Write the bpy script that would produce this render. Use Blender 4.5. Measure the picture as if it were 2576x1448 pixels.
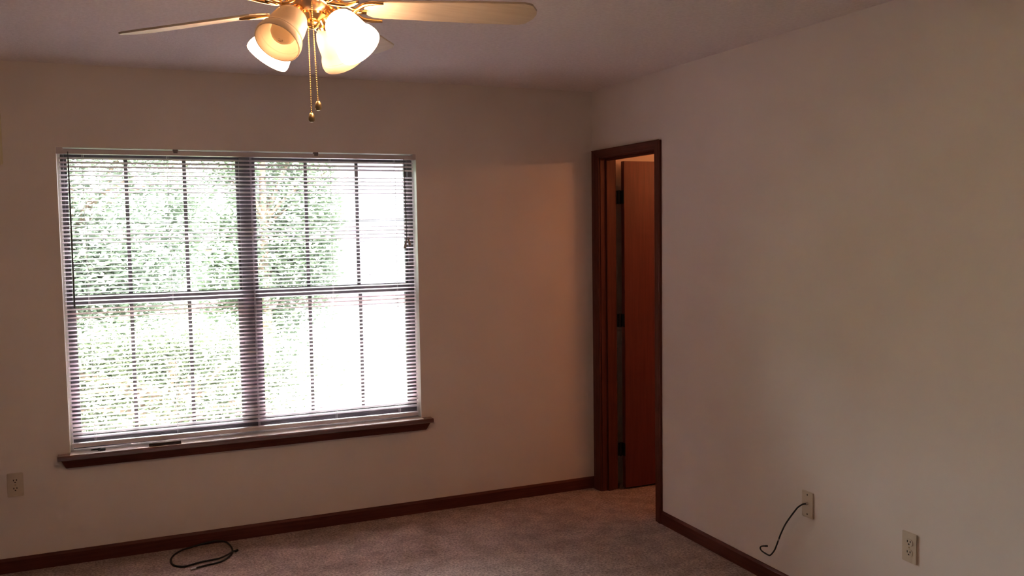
import bpy, bmesh, math, random
from mathutils import Vector, Matrix, Euler

# ------------------------------------------------------------------ reset
for o in list(bpy.data.objects):
    bpy.data.objects.remove(o, do_unlink=True)
scene = bpy.context.scene
COL = scene.collection
random.seed(7)

# ------------------------------------------------------------------ camera
cam_d = bpy.data.cameras.new('camera')
cam = bpy.data.objects.new('camera', cam_d)
COL.objects.link(cam)
R_ = Vector((0.9169062, -0.3988320, -0.0146981))
U_ = Vector((0.0401799, 0.0556066, 0.9976440))
F_ = Vector((0.3970750, 0.9153365, -0.0670110))
M = Matrix(((R_.x, U_.x, -F_.x, -2.6391), (R_.y, U_.y, -F_.y, -4.8299), (R_.z, U_.z, -F_.z, 1.6225), (0, 0, 0, 1)))
cam.matrix_world = M
cam_d.sensor_width = 36.0
cam_d.sensor_fit = 'HORIZONTAL'
cam_d.lens = 2241.55 / 2576.0 * 36.0
cam_d.clip_start = 0.02
cam_d.clip_end = 300
scene.camera = cam

# ------------------------------------------------------------------ world, sun, exposure
SKY_STRENGTH = 34.0
SUN_STRENGTH = 230.0
world = bpy.data.worlds.new('sky')
scene.world = world
world.use_nodes = True
wn = world.node_tree
wn.nodes['Background'].inputs['Color'].default_value = (0.93, 0.95, 1.0, 1)
wn.nodes['Background'].inputs['Strength'].default_value = SKY_STRENGTH

sun_d = bpy.data.lights.new('sun', 'SUN')
sun_d.energy = SUN_STRENGTH
sun_d.angle = math.radians(0.6)
sun_d.color = (1.0, 0.95, 0.86)
sun = bpy.data.objects.new('sun', sun_d)
COL.objects.link(sun)
sun.rotation_euler = Vector((0.16, 0.20, -0.96)).to_track_quat('-Z', 'Y').to_euler()
sun.location = (-6, -10, 12)

portal_d = bpy.data.lights.new('window_portal', 'AREA')
portal_d.shape = 'RECTANGLE'
portal_d.size = 1.80
portal_d.size_y = 1.49
portal_d.cycles.is_portal = True
portal = bpy.data.objects.new('window_portal', portal_d)
COL.objects.link(portal)
portal.location = (-2.02, 0.155, 1.30)
portal.rotation_euler = Vector((0, -1, 0)).to_track_quat('-Z', 'Z').to_euler()

vs = scene.view_settings
vs.view_transform = 'Standard'
vs.look = 'None'
vs.gamma = 1.0
vs.exposure = 0.60
vs.use_curve_mapping = False
scene.cycles.use_denoising = True
scene.cycles.max_bounces = 7
scene.cycles.diffuse_bounces = 5
scene.cycles.glossy_bounces = 3
scene.cycles.transmission_bounces = 5
scene.cycles.use_adaptive_sampling = True
scene.cycles.adaptive_threshold = 0.05
scene.cycles.adaptive_min_samples = 20
scene.cycles.caustics_reflective = False
scene.cycles.caustics_refractive = False
scene.cycles.transparent_max_bounces = 8
scene.cycles.sample_clamp_indirect = 0.0


# ------------------------------------------------------------------ materials
def new_mat(name):
    m = bpy.data.materials.new(name)
    m.use_nodes = True
    return m, m.node_tree, m.node_tree.nodes['Principled BSDF']


def ramp(nt, fac, c0, c1, p0=0.3, p1=0.7):
    r = nt.nodes.new('ShaderNodeValToRGB')
    r.color_ramp.elements[0].color = (*c0, 1)
    r.color_ramp.elements[1].color = (*c1, 1)
    r.color_ramp.elements[0].position = p0
    r.color_ramp.elements[1].position = p1
    nt.links.new(fac, r.inputs['Fac'])
    return r.outputs['Color']


def noise(nt, scale, detail=3, rough=0.6, stretch=None):
    tc = nt.nodes.new('ShaderNodeTexCoord')
    n = nt.nodes.new('ShaderNodeTexNoise')
    n.inputs['Scale'].default_value = scale
    n.inputs['Detail'].default_value = detail
    n.inputs['Roughness'].default_value = rough
    if stretch:
        mp = nt.nodes.new('ShaderNodeMapping')
        mp.inputs['Scale'].default_value = stretch
        nt.links.new(tc.outputs['Object'], mp.inputs['Vector'])
        nt.links.new(mp.outputs['Vector'], n.inputs['Vector'])
    else:
        nt.links.new(tc.outputs['Object'], n.inputs['Vector'])
    return n.outputs['Fac']


def bump(nt, bs, fac, strength, dist):
    b = nt.nodes.new('ShaderNodeBump')
    b.inputs['Strength'].default_value = strength
    b.inputs['Distance'].default_value = dist
    nt.links.new(fac, b.inputs['Height'])
    nt.links.new(b.outputs['Normal'], bs.inputs['Normal'])


def simple(name, col, rough=0.5, metal=0.0, var=0.0, vscale=20, coat=0.0, spec=0.5, bmp=0.0, bscale=80):
    m, nt, bs = new_mat(name)
    c0 = tuple(c * (1 - var) for c in col)
    c1 = tuple(min(1, c * (1 + var)) for c in col)
    nt.links.new(ramp(nt, noise(nt, vscale, 1), c0, c1), bs.inputs['Base Color'])
    bs.inputs['Roughness'].default_value = rough
    bs.inputs['Metallic'].default_value = metal
    bs.inputs['Specular IOR Level'].default_value = spec
    bs.inputs['Coat Weight'].default_value = coat
    bs.inputs['Coat Roughness'].default_value = 0.08
    if bmp:
        bump(nt, bs, noise(nt, bscale, 4), bmp, 0.002)
    return m


def wood(name, c0, c1, axis, rough=0.35, coat=0.0, spec=0.5):
    m, nt, bs = new_mat(name)
    st = {'x': (1.2, 28, 28), 'y': (28, 1.2, 28), 'z': (28, 28, 1.2)}[axis]
    nt.links.new(ramp(nt, noise(nt, 3.0, 6, 0.65, st), c0, c1, 0.3, 0.72), bs.inputs['Base Color'])
    bs.inputs['Roughness'].default_value = rough
    bs.inputs['Coat Weight'].default_value = coat
    bs.inputs['Coat Roughness'].default_value = 0.12
    bs.inputs['Specular IOR Level'].default_value = spec
    bump(nt, bs, noise(nt, 3.0, 6, 0.65, st), 0.12, 0.001)
    return m


MAT = {}
WALL = (0.785, 0.715, 0.67)
MAT['wall'] = simple('wall_paint', WALL, 0.75, var=0.015, vscale=3, spec=0.25, bmp=0.0)
# ceiling: sprayed texture
m, nt, bs = new_mat('ceiling_texture')
nt.links.new(ramp(nt, noise(nt, 70, 4), (0.82, 0.74, 0.71), (0.93, 0.85, 0.82)), bs.inputs['Base Color'])
bs.inputs['Roughness'].default_value = 0.95
bs.inputs['Specular IOR Level'].default_value = 0.1
bump(nt, bs, noise(nt, 110, 5, 0.7), 0.7, 0.006)
MAT['ceiling'] = m
# carpet
m, nt, bs = new_mat('carpet_pile')
mixn = nt.nodes.new('ShaderNodeMix')
mixn.data_type = 'RGBA'
mixn.blend_type = 'MULTIPLY'
mixn.inputs['Factor'].default_value = 1.0
nt.links.new(ramp(nt, noise(nt, 9, 5, 0.65), (0.50, 0.37, 0.33), (0.73, 0.555, 0.505), 0.38, 0.62), mixn.inputs[6])
nt.links.new(ramp(nt, noise(nt, 85, 5, 0.8), (0.38, 0.36, 0.35), (1.0, 1.0, 1.0), 0.40, 0.60), mixn.inputs[7])
nt.links.new(mixn.outputs[2], bs.inputs['Base Color'])
bs.inputs['Roughness'].default_value = 1.0
bs.inputs['Specular IOR Level'].default_value = 0.05
bs.inputs['Sheen Weight'].default_value = 0.15
bump(nt, bs, noise(nt, 120, 4, 0.75), 0.9, 0.008)
MAT['carpet'] = m

RW0, RW1 = (0.080, 0.020, 0.014), (0.155, 0.040, 0.027)
MAT['wood_x'] = wood('mahogany_trim_x', RW0, RW1, 'x', 0.5, 0.0, 0.35)
MAT['wood_y'] = wood('mahogany_trim_y', RW0, RW1, 'y', 0.5, 0.0, 0.35)
MAT['wood_z'] = wood('mahogany_trim_z', RW0, RW1, 'z', 0.5, 0.0, 0.35)
MAT['stool'] = wood('varnished_stool', RW0, RW1, 'x', 0.3, 1.0, 0.6)
MAT['stool'].node_tree.nodes['Principled BSDF'].inputs['Coat Roughness'].default_value = 0.05
MAT['stool'].node_tree.nodes['Principled BSDF'].inputs['Coat IOR'].default_value = 1.7
MAT['door'] = wood('mahogany_door', (0.10, 0.020, 0.017), (0.155, 0.031, 0.026), 'z', 0.45, 0.15)
MAT['oldboard'] = simple('dark_board', (0.09, 0.06, 0.05), 0.9, var=0.3, spec=0.1)
MAT['bronze'] = simple('dark_bronze_aluminium', (0.13, 0.115, 0.13), 0.5, metal=0.0, var=0.1)
MAT['blind'] = simple('white_vinyl', (0.88, 0.81, 0.87), 0.45, var=0.02)
_m = MAT['blind']
_nt = _m.node_tree
_tl = _nt.nodes.new('ShaderNodeBsdfTranslucent')
_tl.inputs['Color'].default_value = (0.80, 0.72, 0.78, 1)
_mx = _nt.nodes.new('ShaderNodeMixShader')
_mx.inputs['Fac'].default_value = 0.34
_nt.links.new(_nt.nodes['Principled BSDF'].outputs['BSDF'], _mx.inputs[1])
_nt.links.new(_tl.outputs['BSDF'], _mx.inputs[2])
_nt.links.new(_mx.outputs['Shader'], _nt.nodes['Material Output'].inputs['Surface'])
MAT['rail'] = simple('white_enamel', (0.62, 0.56, 0.57), 0.4, var=0.02)
MAT['cord'] = simple('white_cord', (0.8, 0.8, 0.82), 0.8, var=0.05)
MAT['wand'] = simple('smoky_acrylic', (0.10, 0.10, 0.10), 0.25, var=0.1)
MAT['tassel'] = simple('tassel_plastic', (0.32, 0.27, 0.24), 0.5, var=0.15)
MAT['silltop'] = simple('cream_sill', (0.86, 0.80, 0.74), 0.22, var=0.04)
MAT['lining'] = simple('white_lining', (0.88, 0.86, 0.80), 0.5, var=0.02)
MAT['plate'] = simple('ivory_plastic', (0.62, 0.53, 0.42), 0.4, var=0.03)
MAT['slot'] = simple('dark_slot', (0.03, 0.025, 0.02), 0.7, var=0.1)
MAT['black'] = simple('black_rubber', (0.012, 0.012, 0.013), 0.5, var=0.2)
MAT['silver'] = simple('bare_metal', (0.6, 0.58, 0.55), 0.3, metal=1.0, var=0.1)
MAT['brass'] = simple('polished_brass', (0.80, 0.50, 0.20), 0.2, metal=1.0, var=0.06)
MAT['brass_dull'] = simple('aged_brass', (0.50, 0.38, 0.22), 0.38, metal=1.0, var=0.12)
MAT['housing'] = simple('satin_brass', (0.72, 0.52, 0.36), 0.3, metal=0.9, var=0.05)
MAT['blade'] = wood('bleached_blade', (0.60, 0.50, 0.38), (0.70, 0.60, 0.47), 'x', 0.5, 0.0)
MAT['hinge'] = simple('dark_hinge', (0.012, 0.010, 0.010), 0.7, metal=0.0, var=0.1)
MAT['print'] = simple('bulb_print', (0.12, 0.05, 0.02), 0.8, var=0.1)
MAT['cream'] = simple('cream_panel', (0.72, 0.66, 0.45), 0.5, var=0.03)
MAT['bark'] = simple('bark', (0.16, 0.11, 0.08), 0.9, var=0.4, vscale=14, bmp=0.6, bscale=30)
MAT['grass'] = simple('lawn', (0.055, 0.075, 0.034), 1.0, var=0.35, vscale=9, bmp=0.8, bscale=60)
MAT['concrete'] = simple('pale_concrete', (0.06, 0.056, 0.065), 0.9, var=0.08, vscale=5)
MAT['patio'] = simple('bounce_concrete', (0.73, 0.66, 0.64), 0.9, var=0.08, vscale=5)  # pale and warm, for the added slab that bounces sunlight
MAT['siding'] = simple('dark_grey_siding', (0.09, 0.086, 0.097), 0.8, var=0.03)  # dark grey, keeps the added house much dimmer than the sky


def leaf_mat(name, c0, c1):
    m, nt, bs = new_mat(name)
    col = ramp(nt, noise(nt, 5, 3), c0, c1, 0.35, 0.65)
    nt.links.new(col, bs.inputs['Base Color'])
    bs.inputs['Roughness'].default_value = 0.4
    tr = nt.nodes.new('ShaderNodeBsdfTranslucent')
    nt.links.new(col, tr.inputs['Color'])
    mx = nt.nodes.new('ShaderNodeMixShader')
    mx.inputs['Fac'].default_value = 0.4
    nt.links.new(bs.outputs['BSDF'], mx.inputs[1])
    nt.links.new(tr.outputs['BSDF'], mx.inputs[2])
    nt.links.new(mx.outputs['Shader'], nt.nodes['Material Output'].inputs['Surface'])
    return m


MAT['leaf_a'] = leaf_mat('leaf_green', (0.062, 0.086, 0.053), (0.128, 0.162, 0.107))
MAT['leaf_b'] = leaf_mat('leaf_pale', (0.078, 0.102, 0.071), (0.140, 0.172, 0.126))
MAT['leaf_c'] = leaf_mat('leaf_olive', (0.034, 0.047, 0.026), (0.070, 0.088, 0.052))

# window glass: transparent with a fresnel reflection
m, nt, bs = new_mat('window_glass')
tr = nt.nodes.new('ShaderNodeBsdfTransparent')
tr.inputs['Color'].default_value = (0.95, 0.97, 0.96, 1)
gl = nt.nodes.new('ShaderNodeBsdfGlossy')
gl.inputs['Roughness'].default_value = 0.02
fr = nt.nodes.new('ShaderNodeFresnel')
fr.inputs['IOR'].default_value = 1.45
mx = nt.nodes.new('ShaderNodeMixShader')
nt.links.new(fr.outputs['Fac'], mx.inputs['Fac'])
nt.links.new(tr.outputs['BSDF'], mx.inputs[1])
nt.links.new(gl.outputs['BSDF'], mx.inputs[2])
nt.links.new(mx.outputs['Shader'], nt.nodes['Material Output'].inputs['Surface'])
MAT['glass'] = m

# lamp glass and bulbs
m, nt, bs = new_mat('frosted_shade')
nt.links.new(ramp(nt, noise(nt, 12), (0.93, 0.86, 0.75), (0.96, 0.90, 0.80)), bs.inputs['Base Color'])
bs.inputs['Roughness'].default_value = 0.25
tl = nt.nodes.new('ShaderNodeBsdfTranslucent')
tl.inputs['Color'].default_value = (0.97, 0.88, 0.74, 1)
mx = nt.nodes.new('ShaderNodeMixShader')
mx.inputs['Fac'].default_value = 0.5
nt.links.new(bs.outputs['BSDF'], mx.inputs[1])
nt.links.new(tl.outputs['BSDF'], mx.inputs[2])
nt.links.new(mx.outputs['Shader'], nt.nodes['Material Output'].inputs['Surface'])
MAT['shade'] = m


def emit_mat(name, col, strength, base=(0.9, 0.85, 0.75)):
    m, nt, bs = new_mat(name)
    bs.inputs['Base Color'].default_value = (*base, 1)
    bs.inputs['Emission Color'].default_value = (*col, 1)
    bs.inputs['Emission Strength'].default_value = strength
    return m


MAT['shade_lit'] = emit_mat('frosted_shade_lit', (1.0, 0.58, 0.33), 18.0)
MAT['bulb'] = simple('frosted_bulb', (0.95, 0.90, 0.80), 0.35, var=0.02)
MAT['bulb_lit'] = emit_mat('frosted_bulb_lit', (1.0, 0.60, 0.32), 60.0)
MAT['vanity_lit'] = emit_mat('vanity_globe_lit', (1.0, 0.36, 0.13), 52.0)


# ------------------------------------------------------------------ mesh helpers
class MB:
    def __init__(self):
        self.v = []
        self.f = []

    def add(self, vs, fs):
        b = len(self.v)
        self.v += [tuple(p) for p in vs]
        self.f += [tuple(i + b for i in f) for f in fs]

    def box(self, x0, x1, y0, y1, z0, z1):
        self.add([(x0, y0, z0), (x1, y0, z0), (x1, y1, z0), (x0, y1, z0), (x0, y0, z1), (x1, y0, z1), (x1, y1, z1), (x0, y1, z1)],
                 [(3, 2, 1, 0), (4, 5, 6, 7), (0, 1, 5, 4), (1, 2, 6, 5), (2, 3, 7, 6), (3, 0, 4, 7)])

    def tube(self, pts, rad, seg=10, caps=True):
        pts = [Vector(p) for p in pts]
        n = len(pts)
        rads = rad if isinstance(rad, (list, tuple)) else [rad] * n
        up = None
        rings = []
        for i, p in enumerate(pts):
            t = (pts[min(i + 1, n - 1)] - pts[max(i - 1, 0)]).normalized()
            if up is None:
                a = Vector((0, 0, 1)) if abs(t.z) < 0.9 else Vector((1, 0, 0))
                up = (a - t * a.dot(t)).normalized()
            else:
                up = (up - t * up.dot(t)).normalized()
            s = t.cross(up)
            rings.append([p + (up * math.cos(2 * math.pi * k / seg) + s * math.sin(2 * math.pi * k / seg)) * rads[i] for k in range(seg)])
        vs, fs = [], []
        for r in rings:
            vs += r
        for i in range(n - 1):
            for k in range(seg):
                a, b = i * seg + k, i * seg + (k + 1) % seg
                fs.append((a, b, b + seg, a + seg))
        if caps:
            fs.append(tuple(range(seg))[::-1])
            fs.append(tuple((n - 1) * seg + k for k in range(seg)))
        self.add(vs, fs)

    def lathe(self, prof, mat=None, seg=32):
        """prof: (radius, t) pairs along local +z; mat places the axis"""
        vs, fs = [], []
        n = len(prof)
        for r, t in prof:
            for k in range(seg):
                a = 2 * math.pi * k / seg
                p = Vector((r * math.cos(a), r * math.sin(a), t))
                vs.append(mat @ p if mat else p)
        for i in range(n - 1):
            for k in range(seg):
                a, b = i * seg + k, i * seg + (k + 1) % seg
                fs.append((a, b, b + seg, a + seg))
        if prof[0][0] > 1e-5:
            pass
        self.add(vs, fs)

    def prism(self, outline, axis, a0, a1):
        """extrude a closed 2-D outline along an axis; outline in the other two axes (cyclic order)"""
        n = len(outline)

        def P(u, w, a):
            return {'x': (a, u, w), 'y': (u, a, w), 'z': (u, w, a)}[axis]
        vs = [P(u, w, a0) for u, w in outline] + [P(u, w, a1) for u, w in outline]
        fs = [tuple(range(n))[::-1], tuple(range(n, 2 * n))]
        for i in range(n):
            j = (i + 1) % n
            fs.append((i, j, n + j, n + i))
        self.add(vs, fs)

    def build(self, name, mat, parent=None, smooth=False, bevel=0.0, auto=False):
        me = bpy.data.meshes.new(name)
        me.from_pydata(self.v, [], self.f)
        bm = bmesh.new()
        bm.from_mesh(me)
        bmesh.ops.recalc_face_normals(bm, faces=bm.faces)
        if bevel:
            bmesh.ops.remove_doubles(bm, verts=bm.verts, dist=1e-6)
            ed = [e for e in bm.edges if len(e.link_faces) == 2 and e.calc_face_angle(0) > 0.6]
            bmesh.ops.bevel(bm, geom=ed, offset=bevel, segments=2, affect='EDGES', clamp_overlap=True)
        bm.to_mesh(me)
        bm.free()
        if smooth:
            for p in me.polygons:
                p.use_smooth = True
            if auto:
                me.set_sharp_from_angle(angle=math.radians(38))
        me.materials.append(MAT[mat] if isinstance(mat, str) else mat)
        o = bpy.data.objects.new(name, me)
        COL.objects.link(o)
        if parent:
            o.parent = parent
            o.matrix_parent_inverse = Matrix.Translation(-parent.location) if parent.type == 'EMPTY' else Matrix()
        return o


def tag(o, label=None, cat=None, group=None, kind=None):
    if label:
        o['label'] = label
    if cat:
        o['category'] = cat
    if group:
        o['group'] = group
    if kind:
        o['kind'] = kind
    return o


def empty(name, loc):
    o = bpy.data.objects.new(name, None)
    o.empty_display_size = 0.1
    o.location = loc
    COL.objects.link(o)
    return o


def struct(o, label, cat=None):
    return tag(o, label, cat, kind='structure')


def smooth_path(pts, sub=6):
    P = [Vector(p) for p in pts]
    out = []
    for i in range(len(P) - 1):
        p0, p1, p2, p3 = P[max(i - 1, 0)], P[i], P[i + 1], P[min(i + 2, len(P) - 1)]
        for k in range(sub):
            t = k / sub
            out.append(0.5 * ((2 * p1) + (p2 - p0) * t + (2 * p0 - 5 * p1 + 4 * p2 - p3) * t * t + (3 * p1 - p0 - 3 * p2 + p3) * t ** 3))
    out.append(P[-1])
    return out


# ------------------------------------------------------------------ room shell
H = 2.44
XL, YR = -6.2, -5.9          # left wall, rear wall (behind the camera)
WX0, WX1, WZ0, WZ1 = -2.925, -1.118, 0.525, 2.045
WT = 0.165                   # outer wall thickness
DY0, DY1, DZ = -0.725, -0.085, 2.05   # rough door opening
PT = 0.115                   # partition thickness
AX, AY0, AY1 = 1.25, -2.1, 0.0   # adjoining room

b = MB()
b.box(XL - 0.15, WX0, 0, WT, -0.02, H + 0.02)
b.box(WX1, AX + 0.15, 0, WT, -0.02, H + 0.02)
b.box(WX0, WX1, 0, WT, WZ1, H + 0.02)
b.box(WX0, WX1, 0, WT, -0.02, WZ0)
struct(b.build('wall_back', 'wall'), 'tan painted wall with the window in it', 'wall')
b = MB()
b.box(0, PT, YR, DY0, -0.02, H + 0.02)
b.box(0, PT, DY1, AY1, -0.02, H + 0.02)
b.box(0, PT, DY0, DY1, DZ, H + 0.02)
struct(b.build('wall_right', 'wall'), 'tan painted wall with the narrow doorway in it', 'wall')
b = MB()
b.box(XL - 0.15, XL, YR, 0, -0.02, H + 0.02)
struct(b.build('wall_left', 'wall'), 'tan painted side wall out of view on the left', 'wall')
b = MB()
b.box(XL - 0.15, PT, YR - 0.15, YR, -0.02, H + 0.02)
struct(b.build('wall_rear', 'wall'), 'tan painted wall behind the viewer', 'wall')
b = MB()
b.box(XL - 0.15, AX + 0.15, YR - 0.15, AY1 + 0.15, -0.14, 0.0)
struct(b.build('floor', 'carpet'), 'mottled beige-grey carpeted floor', 'floor')
b = MB()
b.box(XL - 0.15, AX + 0.15, YR - 0.15, AY1 + 0.15, H, H + 0.16)
struct(b.build('ceiling', 'ceiling'), 'sprayed texture ceiling above the fan', 'ceiling')
# adjoining lit room behind the doorway
b = MB()
b.box(AX, AX + 0.12, AY0 - 0.12, AY1, 0, H)
struct(b.build('wall_adjoining_side', 'wall'), 'side wall of the adjoining room', 'wall')
b = MB()
b.box(PT, AX, AY0 - 0.12, AY0, 0, H)
struct(b.build('wall_adjoining_near', 'wall'), 'near wall of the adjoining room', 'wall')

# baseboards
BBH, BBT = 0.0705, 0.012


def bb_profile(s):
    return [(0, 0), (s * BBT, 0), (s * BBT, BBH - 0.012), (s * BBT * 0.55, BBH - 0.002), (s * BBT * 0.3, BBH), (0, BBH)]


b = MB()
b.prism(bb_profile(-1), 'x', XL, 0.0)
struct(b.build('baseboard_back', 'wood_x'), 'red-brown wooden baseboard under the window wall', 'baseboard')
b = MB()
b.prism(bb_profile(-1), 'y', YR, -0.771)
struct(b.build('baseboard_right', 'wood_y'), 'red-brown wooden baseboard along the right wall', 'baseboard')
b = MB()
b.prism([(XL, 0), (XL + BBT, 0), (XL + BBT, BBH - 0.01), (XL + 0.004, BBH), (XL, BBH)], 'y', YR, -BBT)
struct(b.build('baseboard_left', 'wood_y'), 'red-brown wooden baseboard on the left wall', 'baseboard')

# ------------------------------------------------------------------ door frame and door
HZ = 2.030        # underside of the head jamb
JH, JS = -0.105, -0.705   # hinge jamb face, strike jamb face
dfr = empty('door_1', (0, -0.405, 0))
struct(dfr, 'dark red-brown wooden doorway casing next to the room corner', 'door frame')


def casing_prof(y_in, y_out):
    d = 1 if y_out > y_in else -1
    return [(0.0, y_in), (-0.009, y_in), (-0.012, y_in + d * 0.006), (-0.013, y_in + d * 0.02), (-0.017, y_in + d * 0.045),
            (-0.017, y_out - d * 0.004), (-0.013, y_out), (0.0, y_out)]


for yi, yo in ((-0.100, -0.022), (-0.712, -0.770)):
    b = MB()
    pr = casing_prof(yi, yo)
    b.prism(pr, 'z', 0, 2.036)
    b.v = [(x, y, z if z < 1 else 2.036 + 0.043 * (y - yi) / (yo - yi)) for x, y, z in b.v]      # mitred top
    b.build('casing', 'wood_z', dfr)
b = MB()
b.prism([(x, z) for x, z in casing_prof(2.036, 2.079)], 'y', -0.712, -0.100)
b.v = [(x, (-0.100 + 0.078 * (z - 2.036) / 0.043) if y > -0.4 else (-0.712 - 0.058 * (z - 2.036) / 0.043), z) for x, y, z in b.v]
b.build('head_casing', 'wood_y', dfr)
for y0, y1, nm in ((JH, -0.083, 'hinge_jamb'), (-0.727, JS, 'strike_jamb')):
    b = MB()
    b.box(-0.001, PT - 0.008, y0, y1, 0, HZ + 0.02)
    b.build(nm, 'wood_z', dfr, bevel=0.0015)
b = MB()
b.box(-0.001, PT, JS, JH, HZ, HZ + 0.021)
b.build('head_jamb', 'wood_y', dfr)
for y0, y1 in ((JH - 0.011, JH), (JS, JS + 0.011)):
    b = MB()
    b.box(0.036, 0.072, y0, y1, 0, HZ)
    b.build('door_stop', 'wood_z', dfr, bevel=0.002)
b = MB()
b.box(0.036, 0.072, JS + 0.011, JH - 0.011, HZ - 0.011, HZ)
b.build('door_stop', 'wood_y', dfr, bevel=0.002)

door = empty('door_2', (0.142, -0.122, 0.012))
struct(door, 'open flush red-brown wooden door swung into the lit room', 'door')
b = MB()
b.box(0.142, 0.745, -0.1395, -0.1045, 0.012, 2.016)
b.build('door_leaf', 'door', door, bevel=0.002)
for z in (1.80, 1.05, 0.25):
    b = MB()
    b.box(0.108, 0.150, -0.1075, -0.1045, z - 0.040, z + 0.040)
    b.box(0.139, 0.1425, -0.1395, -0.105, z - 0.040, z + 0.040)
    b.tube([(0.124, -0.112, z - 0.042), (0.124, -0.112, z + 0.042)], 0.008, 10)
    b.build('hinge', 'hinge', door)
kn = MB()
kz = Matrix.Translation((0.69, -0.1395, 0.94)) @ Matrix.Rotation(math.radians(90), 4, 'X')
kn.lathe([(0.0, 0.0), (0.032, 0.0), (0.032, 0.006), (0.012, 0.010), (0.012, 0.03), (0.024, 0.036), (0.027, 0.048), (0.020, 0.058), (0.0, 0.062)], kz, 20)
kn.build('door_knob', 'brass_dull', door, smooth=True, auto=True)

# vanity lamp of the adjoining room: brass bar with three glowing globes, on the wall beside the doorway
van = empty('vanity_lamp', (AX - 0.02, -1.0, 2.02))
tag(van, 'brass bar lamp with glowing globes in the adjoining room', 'lamp')
b = MB()
b.box(AX - 0.03, AX, -1.24, -0.76, 2.025, 2.125)
b.build('back_bar', 'brass', van, bevel=0.004)
for i in range(3):
    gy = -1.16 + i * 0.16
    b = MB()
    b.tube([(AX - 0.028, gy, 2.075), (AX - 0.06, gy, 2.075)], 0.02, 14)
    b.build('socket', 'brass', van, smooth=True, auto=True)
    b = MB()
    prof = [(0.038 * math.sin(math.pi * k / 14), -0.038 * math.cos(math.pi * k / 14)) for k in range(15)]
    b.lathe(prof, Matrix.Translation((AX - 0.094, gy, 2.075)), 24)
    b.build('globe', 'vanity_lit', van, smooth=True)

# ------------------------------------------------------------------ window
win = empty('window_1', (-2.02, 0.10, WZ0))
struct(win, 'dark bronze double-hung window pair with thin grid bars behind the blind', 'window')
FY0, FY1 = 0.085, 0.145
b = MB()
b.box(WX0, WX0 + 0.028, FY0, FY1, WZ0, WZ1)
b.box(WX1 - 0.028, WX1, FY0, FY1, WZ0, WZ1)
b.box(WX0 + 0.028, WX1 - 0.028, FY0, FY1, WZ1 - 0.028, WZ1)
b.box(WX0 + 0.028, WX1 - 0.028, FY0, FY1, WZ0, 0.590)
b.build('outer_frame', 'bronze', win, bevel=0.002)
b = MB()
b.box(-2.069, -1.995, FY0 - 0.004, FY1, 0.590, WZ1 - 0.028)
b.build('mullion', 'bronze', win, bevel=0.002)
ZM0, ZM1 = 1.268, 1.318
for (sx0, sx1, mu) in ((WX0 + 0.028, -2.069, (-2.617, -2.338)), (-1.995, WX1 - 0.028, (-1.714, -1.431))):
    for upper in (True, False):
        if upper:
            z0, z1, y0, y1, st = ZM0, WZ1 - 0.028, 0.118, 0.138, 0.012
            zh = 1.675
        else:
            z0, z1, y0, y1, st = 0.590, ZM1, 0.092, 0.114, 0.024
            zh = 0.938
        b = MB()
        b.box(sx0, sx0 + st, y0, y1, z0, z1)
        b.box(sx1 - st, sx1, y0, y1, z0, z1)
        b.box(sx0 + st, sx1 - st, y0, y1, z0, z0 + (0.05 if upper else 0.028))
        b.box(sx0 + st, sx1 - st, y0, y1, z1 - (0.012 if upper else 0.05), z1)
        sash = b.build('upper_sash' if upper else 'lower_sash', 'bronze', win, bevel=0.0015)
        ym = (y0 + y1) / 2
        lo, hi = z0 + (0.05 if upper else 0.028), z1 - (0.012 if upper else 0.05)
        for mx_ in mu:
            b = MB()
            b.box(mx_ - 0.009, mx_ + 0.009, ym - 0.006, ym + 0.006, lo, hi)
            o = b.build('muntin', 'bronze', sash)
        b = MB()
        b.box(sx0 + st, sx1 - st, ym - 0.003, ym + 0.003, zh - 0.0014, zh + 0.0014)
        o = b.build('muntin', 'bronze', sash)
        b = MB()
        b.box(sx0 + st - 0.004, sx1 - st + 0.004, ym + 0.007, ym + 0.010, lo - 0.004, hi + 0.004)
        b.build('pane', 'glass', sash)

# white painted lining of the opening
b = MB()
b.box(WX0, WX0 + 0.002, 0.001, FY0, 0.551, WZ1)
b.box(WX0 + 0.002, WX0 + 0.014, 0.050, FY0, 0.551, WZ1 - 0.002)
b.box(WX1 - 0.002, WX1, 0.001, FY0, 0.551, WZ1)
b.box(WX0 + 0.002, WX1 - 0.002, 0.001, FY0, WZ1 - 0.002, WZ1)
b.build('opening_lining', 'lining', win)

# wooden stool and apron
b = MB()
ST = 0.550
b.prism([(FY0, ST), (FY0, ST - 0.024), (-0.054, ST - 0.024), (-0.060, ST - 0.019), (-0.060, ST - 0.006), (-0.055, ST)], 'x', WX0 + 0.0005, WX1 - 0.0005)
# horns beyond the opening
for xa, xb in ((-2.977, WX0 + 0.0005), (WX1 - 0.0005, -1.066)):
    b.prism([(0.0, ST), (0.0, ST - 0.024), (-0.054, ST - 0.024), (-0.060, ST - 0.019), (-0.060, ST - 0.006), (-0.055, ST)], 'x', xa, xb)
tr1 = empty('trim_1', (-2.02, 0, ST))
struct(tr1, 'dark red-brown wooden window stool with tapered apron', 'window sill')
b.build('stool', 'stool', tr1)
b = MB()
xa, xb, za, zb = -2.962, -1.080, ST - 0.024, 0.482
xs = 0.018
vs = [(xa, 0, za), (xb, 0, za), (xb, -0.046, za), (xa, -0.046, za), (xa + xs, 0, zb), (xb - xs, 0, zb), (xb - xs, -0.022, zb), (xa + xs, -0.022, zb)]
b.add(vs, [(0, 1, 2, 3), (7, 6, 5, 4), (3, 2, 6, 7), (0, 3, 7, 4), (1, 0, 4, 5), (2, 1, 5, 6)])
b.build('apron', 'wood_x', tr1, bevel=0.002)

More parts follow.
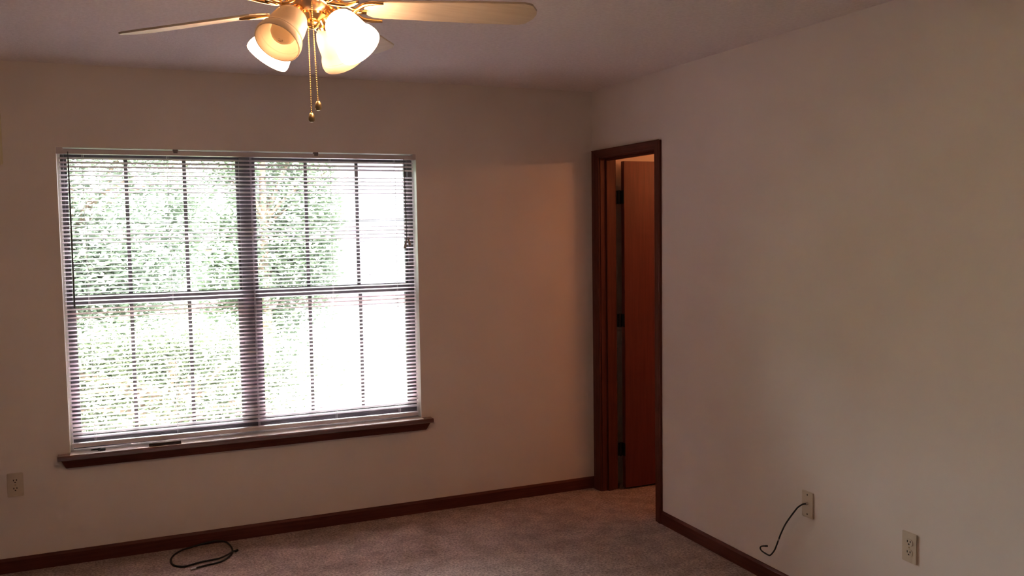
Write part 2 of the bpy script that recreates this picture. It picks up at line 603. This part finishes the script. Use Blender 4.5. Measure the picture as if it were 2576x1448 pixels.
b = MB()
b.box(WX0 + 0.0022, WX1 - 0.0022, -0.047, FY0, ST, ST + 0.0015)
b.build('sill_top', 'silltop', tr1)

# ------------------------------------------------------------------ venetian blind
bl = empty('venetian_blind', (-2.02, 0.02, 0.56))
tag(bl, 'white horizontal slat blind lowered over the bright window', 'blind')
BX0, BX1 = -2.914, -1.134
b = MB()
b.box(BX0 + 0.012, BX1 + 0.004, 0.002, 0.038, 2.0125, 2.0345)
b.build('headrail', 'rail', bl, bevel=0.0015)
for x0, x1 in ((WX0 + 0.0025, -2.894), (-1.139, WX1 - 0.0025)):
    b = MB()
    b.box(x0, x1, -0.001, 0.045, 2.0115, 2.0428)
    b.build('end_bracket', 'rail', bl, bevel=0.001)
for x in (-2.3836, -1.6768):
    b = MB()
    b.box(x - 0.012, x + 0.012, 0.001, 0.030, 2.032, 2.0428)
    b.box(x - 0.010, x + 0.010, -0.0005, 0.003, 2.024, 2.0428)
    b.build('hold_bracket', 'bronze', bl)


def slat_mesh(x0, x1, twist_end=0.0):
    """curved slat, width 25 mm, thin; centred on y=0,z=0"""
    b = MB()
    n, w, th, cr = 6, 0.025, 0.0004, 0.0013
    stations = [x0, x1] if not twist_end else [x0 + (x1 - x0) * k / 10 for k in range(11)]
    prof = []
    for k in range(n + 1):
        y = -w / 2 + w * k / n
        prof.append((y, cr * (1 - (2 * y / w) ** 2) - cr * 0.5))
    loop = [(y, z + th) for y, z in prof] + [(y, z - th) for y, z in reversed(prof)]
    L = len(loop)
    vs, fs = [], []
    for i, x in enumerate(stations):
        a = twist_end * (i / (len(stations) - 1)) if twist_end else 0
        for y, z in loop:
            vs.append((x, y * math.cos(a) - z * math.sin(a), y * math.sin(a) + z * math.cos(a)))
    for i in range(len(stations) - 1):
        for k in range(L):
            a, c = i * L + k, i * L + (k + 1) % L
            fs.append((a, c, c + L, a + L))
    fs.append(tuple(range(L))[::-1])
    fs.append(tuple((len(stations) - 1) * L + k for k in range(L)))
    b.add(vs, fs)
    return b


SLY = 0.024
NS, ZT, PIT = 68, 1.9935, 0.0205
first = None
short = None
for i in range(NS):
    z = ZT - i * PIT
    if i < 9:
        tilt = 25 - 0.4 * i
    elif 17 <= i <= 20:
        tilt = 20
    elif i >= 64:
        tilt = 20
    else:
        tilt = 11.5 + 2.0 * math.sin(i * 0.9)
    tilt += random.uniform(-1.6, 1.6)
    if i == 3:      # broken slat that stops short of the right side
        o = slat_mesh(BX0 + 2.02, -1.66 + 2.02, math.radians(-14)).build('slat', 'blind', bl, smooth=True, auto=True)
        o['label'] = 'broken short slat'
    elif first is None:
        first = slat_mesh(BX0 + 2.02, BX1 + 2.02).build('slat', 'blind', bl, smooth=True, auto=True)
        o = first
    else:
        o = first.copy()
        COL.objects.link(o)
    o.matrix_parent_inverse = Matrix()
    o.location = (0.0, SLY - 0.02, z - 0.56)
    o.rotation_euler = (math.radians(tilt), math.radians(random.uniform(-0.03, 0.03)), 0)
b = MB()
b.prism([(0.010, 0.563), (0.010, 0.576), (0.013, 0.581), (0.024, 0.584), (0.036, 0.581), (0.039, 0.576), (0.039, 0.563), (0.036, 0.560), (0.013, 0.560)], 'x', BX0, BX1)
b.v = [(x, y, z + 0.002 + 0.010 * (BX1 - x) / (BX1 - BX0)) for x, y, z in b.v]
b.build('bottom_rail', 'rail', bl)
for x in (-2.811, -2.425, -2.018, -1.602, -1.2405):
    b = MB()
    for y in (SLY - 0.0136, SLY + 0.0136):
        b.tube([(x, y, 2.015), (x, y, 0.58)], 0.0007, 6)
    b.tube([(x + 0.006, SLY, 2.015), (x + 0.006, SLY, 0.58)], 0.0006, 6)
    for i in range(NS):
        z = ZT - i * PIT - 0.002
        b.tube([(x, SLY - 0.0136, z - 0.002), (x, SLY + 0.0136, z + 0.001)], 0.0006, 4)
    b.build('ladder_cord', 'cord', bl)
b = MB()
b.tube([(-2.871, -0.003, 2.022), (-2.871, -0.010, 2.006), (-2.871, -0.010, 1.99)], 0.0016, 8)
b.tube([(-2.871, -0.010, 1.992), (-2.8715, -0.011, 1.63), (-2.873, -0.012, 1.266)], [0.0035, 0.0037, 0.0042], 6)
b.build('tilt_wand', 'wand', bl)
b = MB()
b.tube([(-1.190, -0.004, 2.016), (-1.188, -0.007, 1.8), (-1.184, -0.008, 1.58)], 0.0011, 6)
b.tube([(-1.194, -0.004, 2.016), (-1.190, -0.006, 1.8), (-1.187, -0.008, 1.566)], 0.0011, 6)
pc = b.build('pull_cord', 'wand', bl)
for dx, dz, rot in ((0.003, 0.0, 14), (-0.006, -0.012, -10)):
    b = MB()
    mt = Matrix.Translation((-1.184 + dx, -0.012, 1.582 + dz)) @ Matrix.Rotation(math.radians(180), 4, 'X') @ Matrix.Rotation(math.radians(rot), 4, 'Y')
    b.lathe([(0.0, 0), (0.003, 0.001), (0.0045, 0.012), (0.0075, 0.04), (0.0078, 0.052), (0.0, 0.054)], mt, 14)
    b.build('tassel', 'tassel', bl, smooth=True, auto=True)

# ------------------------------------------------------------------ small things on the stool
b = MB()
b.tube(smooth_path([(-2.832, 0.000, 0.5565), (-2.812, -0.004, 0.558), (-2.795, -0.010, 0.559), (-2.782, -0.014, 0.5585)], 5),
       [0.0025 + 0.0022 * min(1, k / 9) for k in range(16)], 8)
b.box(-2.790, -2.765, -0.026, -0.006, 0.5517, 0.5625)
b.box(-2.800, -2.786, -0.018, -0.008, 0.5517, 0.5655)
latch = b.build('window_latch', 'black', bevel=0.0015)
tag(latch, 'small black plastic latch lying on the window stool below the blind', 'latch')
blk = empty('wood_block', (-2.489, -0.030, ST + 0.0016))
tag(blk, 'short dark grooved wood strip lying on the window stool', 'wood strip')
b = MB()
b.prism([(-0.044, ST + 0.0017), (-0.044, ST + 0.006), (-0.036, ST + 0.006), (-0.036, ST + 0.0165), (-0.012, ST + 0.0165), (-0.012, ST + 0.0017)], 'x', -2.565, -2.413)
b.build('strip', 'oldboard', blk, bevel=0.001)
b = MB()
b.box(-2.562, -2.416, -0.0366, -0.0355, ST + 0.0065, ST + 0.0105)
b.build('groove', 'black', blk)


# ------------------------------------------------------------------ wall plates
def plate(name, label, cat, wall, c0, z0, kind, group=None):
    """wall 'b': plate on the back wall centred at x=c0; wall 'r': on the right wall centred at y=c0"""
    root = empty(name, (c0, 0, z0 - 0.057) if wall == 'b' else (0, c0, z0 - 0.057))
    tag(root, label, cat, group)

    def W(u, d, z):   # u along the wall (to the viewer's right), d out from the wall
        return (c0 + u, -d, z0 + z) if wall == 'b' else (-d, c0 - u, z0 + z)

    def wbox(b, u0, u1, d0, d1, za, zb):
        A, B_ = W(u0, d0, za), W(u1, d1, zb)
        b.box(min(A[0], B_[0]), max(A[0], B_[0]), min(A[1], B_[1]), max(A[1], B_[1]), min(A[2], B_[2]), max(A[2], B_[2]))
    b = MB()
    wbox(b, -0.035, 0.035, 0.0, 0.0065, -0.0575, 0.0575)
    b.build('cover_plate', 'plate', root, bevel=0.003)
    if kind == 'duplex':
        for s in (-1, 1):
            zc = s * 0.0195
            b = MB()
            n = 20
            ring = []
            for k in range(n):
                a = 2 * math.pi * k / n
                ring.append((0.0165 * max(-1, min(1, 1.05 * math.cos(a))), 0.0145 * max(-0.86, min(0.86, math.sin(a)))))
            vs = [W(u, 0.0064, zc + z) for u, z in ring] + [W(u, 0.0084, zc + z) for u, z in ring]
            fs = [tuple(range(n)), tuple(range(n, 2 * n))] + [(k, (k + 1) % n, n + (k + 1) % n, n + k) for k in range(n)]
            b.add(vs, fs)
            rec = b.build('receptacle', 'plate', root)
            b = MB()
            wbox(b, -0.0085, -0.0045, 0.0083, 0.0087, zc - 0.001, zc + 0.0075)
            wbox(b, 0.0045, 0.0085, 0.0083, 0.0087, zc, zc + 0.0075)
            wbox(b, -0.003, 0.003, 0.0083, 0.0087, zc - 0.0095, zc - 0.004)
            b.build('slot', 'slot', rec)
        b = MB()
        wbox(b, -0.003, 0.003, 0.006, 0.0072, -0.003, 0.003)
        b.build('screw', 'brass_dull', root, bevel=0.0006)
    else:
        b = MB()
        p0, p1 = Vector(W(0, 0.006, 0.004)), Vector(W(0, 0.016, 0.004))
        b.tube([p0, p1], 0.0055, 12)
        b.build('cable_jack', 'silver', root, smooth=True, auto=True)
        for zz in (-0.042, 0.042):
            b = MB()
            wbox(b, -0.003, 0.003, 0.006, 0.0074, zz - 0.003, zz + 0.003)
            b.build('screw', 'slot', root, bevel=0.0006)
    return root


plate('wall_outlet', 'ivory electrical outlet on the shadowed wall left of the window', 'outlet', 'b', -3.166, 0.426, 'duplex', 'electrical outlets')
plate('wall_outlet', 'ivory electrical outlet on the right wall beyond the cable plate', 'outlet', 'r', -2.438, 0.416, 'duplex', 'electrical outlets')
plate('cable_plate', 'ivory cable wall plate with a black cable hanging from it', 'wall plate', 'r', -1.898, 0.426, 'coax')

# black coax cable hanging from the plate
cab = empty('coaxial_cable', (-0.02, -1.898, 0.43))
tag(cab, 'black cable drooping from the wall plate with a hooked end', 'cable')
pth = [(-0.014, -1.898, 0.430), (-0.028, -1.895, 0.4295), (-0.040, -1.880, 0.414), (-0.042, -1.861, 0.391), (-0.042, -1.828, 0.350), (-0.041, -1.799, 0.311), (-0.040, -1.774, 0.268),
       (-0.040, -1.756, 0.230), (-0.040, -1.745, 0.205), (-0.040, -1.733, 0.180), (-0.040, -1.716, 0.157), (-0.040, -1.702, 0.144), (-0.040, -1.692, 0.1405),
       (-0.040, -1.668, 0.141), (-0.040, -1.644, 0.1445), (-0.040, -1.634, 0.1525), (-0.040, -1.638, 0.162), (-0.040, -1.655, 0.1705), (-0.040, -1.676, 0.177)]
b = MB()
b.tube(smooth_path(pth, 5), 0.0034, 10)
b.build('cable_jacket', 'black', cab, smooth=True, auto=True)
b = MB()
b.tube([(-0.040, -1.7605, 0.2395), (-0.040, -1.7555, 0.2285)], 0.0037, 10)
b.build('tape_mark', 'tassel', cab)
b = MB()
b.tube([(-0.040, -1.668, 0.1745), (-0.040, -1.682, 0.179)], 0.0041, 10)
b.build('connector', 'hinge', cab)

# loop of cable on the carpet
lc = empty('cable_loop', (-2.33, -0.2, 0.0))
tag(lc, 'black cable curled in a loop on the carpet by the baseboard', 'cable')
lp = [[-2.3948, -0.3544, 0.006], [-2.3722, -0.3455, 0.006], [-2.3304, -0.3313, 0.006], [-2.2926, -0.3263, 0.006], [-2.2529, -0.3044, 0.006], [-2.2173, -0.2555, 0.006],
      [-2.2007, -0.2083, 0.006], [-2.1943, -0.1484, 0.006], [-2.2036, -0.0663, 0.006], [-2.225, -0.022, 0.0072], [-2.2649, -0.020, 0.0145], [-2.3247, -0.0205, 0.010],
      [-2.3851, -0.037, 0.006], [-2.4251, -0.0559, 0.006], [-2.466, -0.1049, 0.006], [-2.4855, -0.1565, 0.006], [-2.4894, -0.2022, 0.006], [-2.4843, -0.2514, 0.006],
      [-2.4657, -0.2834, 0.006], [-2.4395, -0.3024, 0.006], [-2.4114, -0.2981, 0.006], [-2.3629, -0.278, 0.006], [-2.3158, -0.2711, 0.006], [-2.2689, -0.2679, 0.007],
      [-2.2284, -0.2502, 0.012], [-2.1933, -0.2118, 0.0125], [-2.1777, -0.1944, 0.007]]
b = MB()
b.tube(smooth_path(lp, 5), 0.0042, 10)
b.build('cable_jacket', 'black', lc, smooth=True, auto=True)
b = MB()
b.tube([(-2.384, -0.3502, 0.0062), (-2.397, -0.3555, 0.0062)], 0.0056, 12)
b.tube([(-2.397, -0.3555, 0.0062), (-2.408, -0.360, 0.0062)], 0.0046, 12)
b.build('connector', 'silver', lc, smooth=True, auto=True)
b = MB()
b.tube([(-2.184, -0.2015, 0.0085), (-2.172, -0.188, 0.0066)], 0.0058, 12)
b.build('plug', 'black', lc, smooth=True, auto=True)

# pale panel on the wall at the far left edge of the picture
pn = empty('wall_panel', (-3.24, 0, 1.95))
tag(pn, 'pale cream panel on the window wall at the left picture edge', 'wall panel')
b = MB()
b.box(-3.34, -3.146, -0.020, 0.0, 1.952, 2.20)
b.build('cover', 'cream', pn, bevel=0.006)
b = MB()
for k in range(6):
    b.box(-3.325, -3.165, -0.0225, -0.019, 1.98 + k * 0.034, 1.992 + k * 0.034)
b.build('grille', 'plate', pn)

# ------------------------------------------------------------------ ceiling fan
FX, FY = -2.142, -2.327
YAW = 0.4093
fan = empty('ceiling_fan', (FX, FY, H))
tag(fan, 'brass ceiling fan with pale blades and four glass lamp shades', 'ceiling fan')
FC = Matrix.Translation((FX, FY, 0))
b = MB()
b.lathe([(0.0, H), (0.075, H), (0.078, H - 0.012), (0.062, H - 0.045), (0.030, H - 0.060), (0.0, H - 0.060)], FC, 40)
b.build('canopy', 'housing', fan, smooth=True, auto=True)
b = MB()
b.lathe([(0.0, 2.385), (0.05, 2.385), (0.092, 2.375), (0.108, 2.352), (0.110, 2.310), (0.100, 2.290), (0.075, 2.278), (0.0, 2.276)], FC, 48)
b.build('motor_housing', 'housing', fan, smooth=True, auto=True)
b = MB()
b.lathe([(0.0, 2.278), (0.055, 2.278), (0.058, 2.272), (0.058, 2.226), (0.053, 2.217), (0.0, 2.217)], FC, 48)
b.build('switch_housing', 'housing', fan, smooth=True, auto=True)
b = MB()
b.lathe([(0.0, 2.219), (0.046, 2.219), (0.044, 2.212), (0.030, 2.205), (0.020, 2.198), (0.022, 2.192), (0.016, 2.182), (0.008, 2.177), (0.0, 2.176)], FC, 36)
b.build('light_fitter', 'brass', fan, smooth=True, auto=True)

BZ = 2.234
blade_angles = [10.3, 81.5, 161.0, 233.0, 303.0]


def blade_outline():
    pts = []
    r0, r1 = 0.142, 0.632
    w0, w1 = 0.050, 0.068
    for k in range(9):       # rounded root
        a = math.pi / 2 + math.pi * k / 8
        pts.append((r0 + 0.045 + 0.045 * math.cos(a), w0 * math.sin(a)))
    pts.append((0.45, -w1 * 0.96))
    pts.append((r1 - 0.045, -w1))
    pts.append((r1 - 0.022, -w1 * 0.86))
    pts.append((r1 - 0.004, -w1 * 0.38))
    pts.append((r1, 0.0))
    pts.append((r1 - 0.004, w1 * 0.38))
    pts.append((r1 - 0.022, w1 * 0.86))
    pts.append((r1 - 0.045, w1))
    pts.append((0.45, w1 * 0.96))
    return pts


for ang in blade_angles:
    wa = math.radians(ang) - YAW
    T = Matrix.Translation((FX, FY, BZ)) @ Matrix.Rotation(wa, 4, 'Z') @ Matrix.Rotation(math.radians(1.6 if 90 < ang < 200 else 0.0), 4, 'Y') @ Matrix.Rotation(math.radians(-12), 4, 'X')
    b = MB()
    b.prism(blade_outline(), 'z', -0.003, 0.003)
    b.v = [tuple(T @ Vector(p)) for p in b.v]
    bo = b.build('blade', 'blade', fan, bevel=0.0012)
    b = MB()
    for s in (-1, 1):
        arm = [(0.052, s * 0.010, 0.040), (0.066, s * 0.018, 0.022), (0.085, s * 0.026, 0.004), (0.105, s * 0.022, -0.006), (0.122, s * 0.008, -0.009)]
        b.tube(smooth_path(arm, 5), 0.0045, 8)
        prong = [(0.116, 0.0, -0.010), (0.126, s * 0.022, -0.010), (0.140, s * 0.042, -0.009), (0.160, s * 0.053, -0.008), (0.195, s * 0.056, -0.008)]
        b.tube(smooth_path(prong, 5), [0.0062] * 17 + [0.0052, 0.005, 0.0045, 0.004], 8)
    b.tube([(0.110, 0, -0.009), (0.150, 0, -0.008)], 0.006, 8)
    b.v = [tuple(T @ Vector(p)) for p in b.v]
    b.build('blade_iron', 'brass', fan, smooth=True)

# lamp shades: two lit (opposite each other), two unlit
shade_prof = [(0.024, 0.000), (0.031, 0.003), (0.040, 0.012), (0.0465, 0.028), (0.050, 0.050), (0.0515, 0.070), (0.0528, 0.080), (0.0575, 0.0885), (0.0595, 0.0925), (0.0582, 0.0938), (0.0600, 0.0952), (0.0620, 0.103), (0.0628, 0.112), (0.0618, 0.118)]
inner = [(r - 0.003, t) for r, t in reversed(shade_prof)]
inner[-1] = (0.021, 0.003)
bulb_prof = [(0.0, 0.103), (0.013, 0.1015), (0.025, 0.095), (0.032, 0.085), (0.0345, 0.072), (0.031, 0.055), (0.022, 0.038), (0.016, 0.022), (0.0135, 0.008), (0.0135, -0.004)]
TILT = math.radians(48)
RIMR, RIMZ, SL = 0.155, 2.112, 0.118
for ang, lit in ((-23, True), (67, False), (157, True), (247, False)):
    wa = math.radians(ang) - YAW
    rim = Vector((FX + RIMR * math.cos(wa), FY + RIMR * math.sin(wa), RIMZ))
    ax = Vector((math.cos(wa) * math.cos(TILT), math.sin(wa) * math.cos(TILT), -math.sin(TILT)))
    neck = rim - ax * SL
    X = Matrix.Translation(neck) @ ax.to_track_quat('Z', 'Y').to_matrix().to_4x4()
    b = MB()
    b.lathe(shade_prof + inner, X, 32)
    so = b.build('lamp_shade', 'shade_lit' if lit else 'shade', fan, smooth=True, auto=True)
    so['label'] = 'glowing white glass shade' if lit else 'unlit frosted glass shade'
    b = MB()
    b.lathe(bulb_prof, X, 28)
    bu = b.build('bulb', 'bulb_lit' if lit else 'shade', fan, smooth=True)
    b = MB()
    b.lathe([(0.0, -0.030), (0.014, -0.030), (0.016, -0.026), (0.016, -0.012), (0.0235, -0.008), (0.0255, 0.002), (0.0245, 0.010), (0.0225, 0.011), (0.0225, 0.0), (0.0, -0.002)], X, 28)
    back = neck - ax * 0.028
    hubp = Vector((FX + 0.018 * math.cos(wa), FY + 0.018 * math.sin(wa), 2.208))
    mid = (back + hubp) / 2 + Vector((0, 0, 0.006))
    b.tube(smooth_path([hubp, mid, back, neck - ax * 0.016], 5), 0.009, 12)
    b.build('lamp_socket', 'brass', fan, smooth=True, auto=True)
    if ang == 247:
        # printed mark on the end of the unlit bulb facing the viewer
        b = MB()
        cpos = X @ Vector((0, 0, 0.1036))
        ez = ax
        view = Vector((-2.6391, -4.8299, 1.6225)) - cpos
        upv = Vector((0, 0, 1))
        eu = (upv - ez * upv.dot(ez)).normalized()
        er = eu.cross(ez) * 1.0
        def P2(u, w):
            rr = math.hypot(u, w)
            return cpos + er * u + eu * w - ez * (rr * rr / 0.05)
        arc = [P2(0.0062 * math.cos(a), -0.006 + 0.0045 * math.sin(a)) for a in [math.pi + math.pi * k / 10 for k in range(11)]]
        b.tube(arc, 0.0005, 5)
        b.tube([P2(-0.0075, -0.0055), P2(0.0075, -0.0055)], 0.0005, 5)
        b.tube([P2(-0.003, -0.0078), P2(0.003, -0.0078)], 0.0005, 5)
        b.tube([P2(0.0, 0.0005), P2(0.0005, 0.0022)], 0.0008, 6)
        b.build('bulb_print', 'print', bu)

# pull chains with little knobs
right = Vector((math.cos(YAW), -math.sin(YAW), 0))
toward = Vector((-math.sin(YAW), -math.cos(YAW), 0))


def chain(off, fwd, ztop, zend, dx):
    p0 = Vector((FX, FY, 0)) + right * off + toward * fwd
    root = MB()
    n = int((ztop - zend) / 0.0048)
    for k in range(n):
        z = ztop - k * 0.0048
        c = p0 + right * (dx * k / n)
        prof = [(0.0017 * math.sin(math.pi * q / 4), -0.0017 * math.cos(math.pi * q / 4)) for q in range(5)]
        root.lathe(prof, Matrix.Translation((c.x, c.y, z)), 6)
    root.tube([(p0.x, p0.y, ztop), (p0.x + right.x * dx, p0.y + right.y * dx, zend)], 0.0005, 4)
    ch = root.build('pull_chain', 'brass', fan, smooth=True)
    k = MB()
    c = p0 + right * dx
    k.lathe([(0.0, zend + 0.003), (0.004, zend + 0.002), (0.0075, zend - 0.003), (0.0088, zend - 0.011), (0.0085, zend - 0.018), (0.005, zend - 0.023), (0.0, zend - 0.024)],
            Matrix.Translation((c.x, c.y, 0)), 18)
    k.build('pull_knob', 'brass_dull', ch, smooth=True, auto=True)


chain(-0.007, 0.012, 2.19, 1.945, 0.002)
chain(0.014, 0.059, 2.235, 1.970, 0.010)

# ------------------------------------------------------------------ outdoors
GZ = -0.42
b = MB()
b.box(-30, 30, 0.6, 60, GZ - 0.2, GZ)
struct(b.build('ground_lawn', 'grass'), 'green lawn outside the window', 'lawn')
b = MB()
b.box(-6, 3, WT, 2.5, GZ - 0.1, GZ + 0.06)  # added slab, reflects sun up through the window to the ceiling
struct(b.build('ground_bounce_patio', 'patio'), 'pale concrete patio added to bounce sunlight onto the ceiling', 'patio')
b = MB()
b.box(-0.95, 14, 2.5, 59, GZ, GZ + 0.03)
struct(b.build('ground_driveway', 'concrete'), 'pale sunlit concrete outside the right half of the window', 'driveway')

hs = empty('added_house', (4.0, 13.5, GZ))  # added house, stands in front of bright sky so right-hand slats show
tag(hs, 'washed out grey sided house added to block sky behind the right window panes', 'house')
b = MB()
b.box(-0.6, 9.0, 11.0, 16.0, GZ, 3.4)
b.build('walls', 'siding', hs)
b = MB()
b.prism([(10.5, 3.35), (16.5, 3.35), (16.5, 3.45), (13.5, 5.6), (10.5, 3.45)], 'x', -1.0, 9.4)
b.build('roof', 'bark', hs)
for k in range(19):
    b = MB()
    z = GZ + 0.15 + k * 0.19
    b.prism([(11.0, z), (10.975, z), (10.99, z + 0.185), (11.0, z + 0.185)], 'x', -0.6, 9.0)
    b.build('siding_board', 'siding', hs)


def tree(name, label, base, trunk_h, crown_c, crown_r, n, mat, seed, leaf=0.06, xcut=None):
    rnd = random.Random(seed)
    root = empty(name, base)
    tag(root, label, 'bush' if 'bush' in name else 'tree', None if 'bush' in name else 'trees outside the window')
    B = Vector(base)
    Cc = Vector(crown_c)
    b = MB()
    tp = [B + Vector((0, 0, -0.05)), B + Vector((0.05, 0.02, trunk_h * 0.4)), Vector((Cc.x, Cc.y, base[2] + trunk_h)), Vector((Cc.x, Cc.y, Cc.z + crown_r[2] * 0.5))]
    b.tube(smooth_path(tp, 4), [0.11 - 0.006 * k for k in range(13)], 9)
    b.build('trunk', 'bark', root, smooth=True)
    tips = []
    b = MB()
    for k in range(16):
        a = rnd.uniform(0, 2 * math.pi)
        e = rnd.uniform(-0.5, 1.0)
        t = Vector((Cc.x + crown_r[0] * 0.8 * math.cos(a), Cc.y + crown_r[1] * 0.8 * math.sin(a), Cc.z + crown_r[2] * 0.75 * e))
        s = Vector((Cc.x, Cc.y, min(t.z, Cc.z) - 0.15 * crown_r[2]))
        s.z = max(s.z, base[2] + 0.25)
        m_ = (s + t) / 2 + Vector((0, 0, 0.12))
        b.tube(smooth_path([s, m_, t], 4), [0.03 - 0.0028 * q for q in range(9)], 6)
    b.build('branches', 'bark', root, smooth=True)
    b = MB()
    cl = []
    for k in range(60):
        while True:
            p = Vector((rnd.uniform(-1, 1), rnd.uniform(-1, 1), rnd.uniform(-1, 1)))
            if 0.35 < p.length < 1:
                break
        cl.append(Vector((Cc.x + p.x * crown_r[0], Cc.y + p.y * crown_r[1], Cc.z + p.z * crown_r[2])))
    made = 0
    while made < n:
        c = rnd.choice(cl)
        p = c + Vector((rnd.gauss(0, 1) * crown_r[0], rnd.gauss(0, 1) * crown_r[1], rnd.gauss(0, 1) * crown_r[2])) * 0.17
        if p.z < GZ + 0.05 or p.y < 1.0:
            continue
        if xcut is not None and p.x > xcut + 0.08 * rnd.random():
            continue
        made += 1
        q = Euler((rnd.uniform(-0.9, 0.9), rnd.uniform(-0.9, 0.9), rnd.uniform(0, 6.28))).to_matrix()
        L = leaf * rnd.uniform(0.7, 1.35)
        w = L * 0.28
        pts = [(0, 0, 0), (w, L * 0.45, 0.006), (0, L, -0.004), (-w, L * 0.45, 0.006)]
        b.add([p + q @ Vector(v) for v in pts], [(0, 1, 2), (0, 2, 3)])
    fo = b.build('foliage', mat, root)
    fo['kind'] = 'stuff'
    return root


tree('leafy_tree', 'pale green leafy tree behind the left half of the window', (-3.2, 5.4, GZ), 1.2, (-3.15, 5.4, 1.9), (1.25, 0.8, 1.9), 32000, 'leaf_b', 3, 0.075)
tree('leafy_tree', 'green leafy tree behind the middle bar of the window', (-0.9, 8.0, GZ), 1.3, (-0.84, 8.0, 2.1), (1.2, 0.9, 2.3), 30000, 'leaf_a', 11, 0.085, xcut=0.13)
tree('leafy_bush', 'olive green bush low behind the left lower window panes', (-2.5, 3.5, GZ), 0.5, (-2.3, 3.5, 0.20), (1.5, 0.5, 0.62), 18000, 'leaf_c', 23, 0.05)
tree('leafy_tree', 'broad pale green tree far behind the window', (-8.2, 14, GZ), 2.0, (-7.6, 14, 2.6), (3.8, 1.6, 3.0), 20000, 'leaf_b', 31, 0.2)
tree('leafy_tree', 'tall leafy tree added out of view on the left to block skylight', (-7.5, 8.3, GZ), 1.6, (-7.5, 8.3, 2.6), (2.1, 0.8, 3.0), 26000, 'leaf_b', 41, 0.13)  # added unseen tree, keeps skylight off the right wall
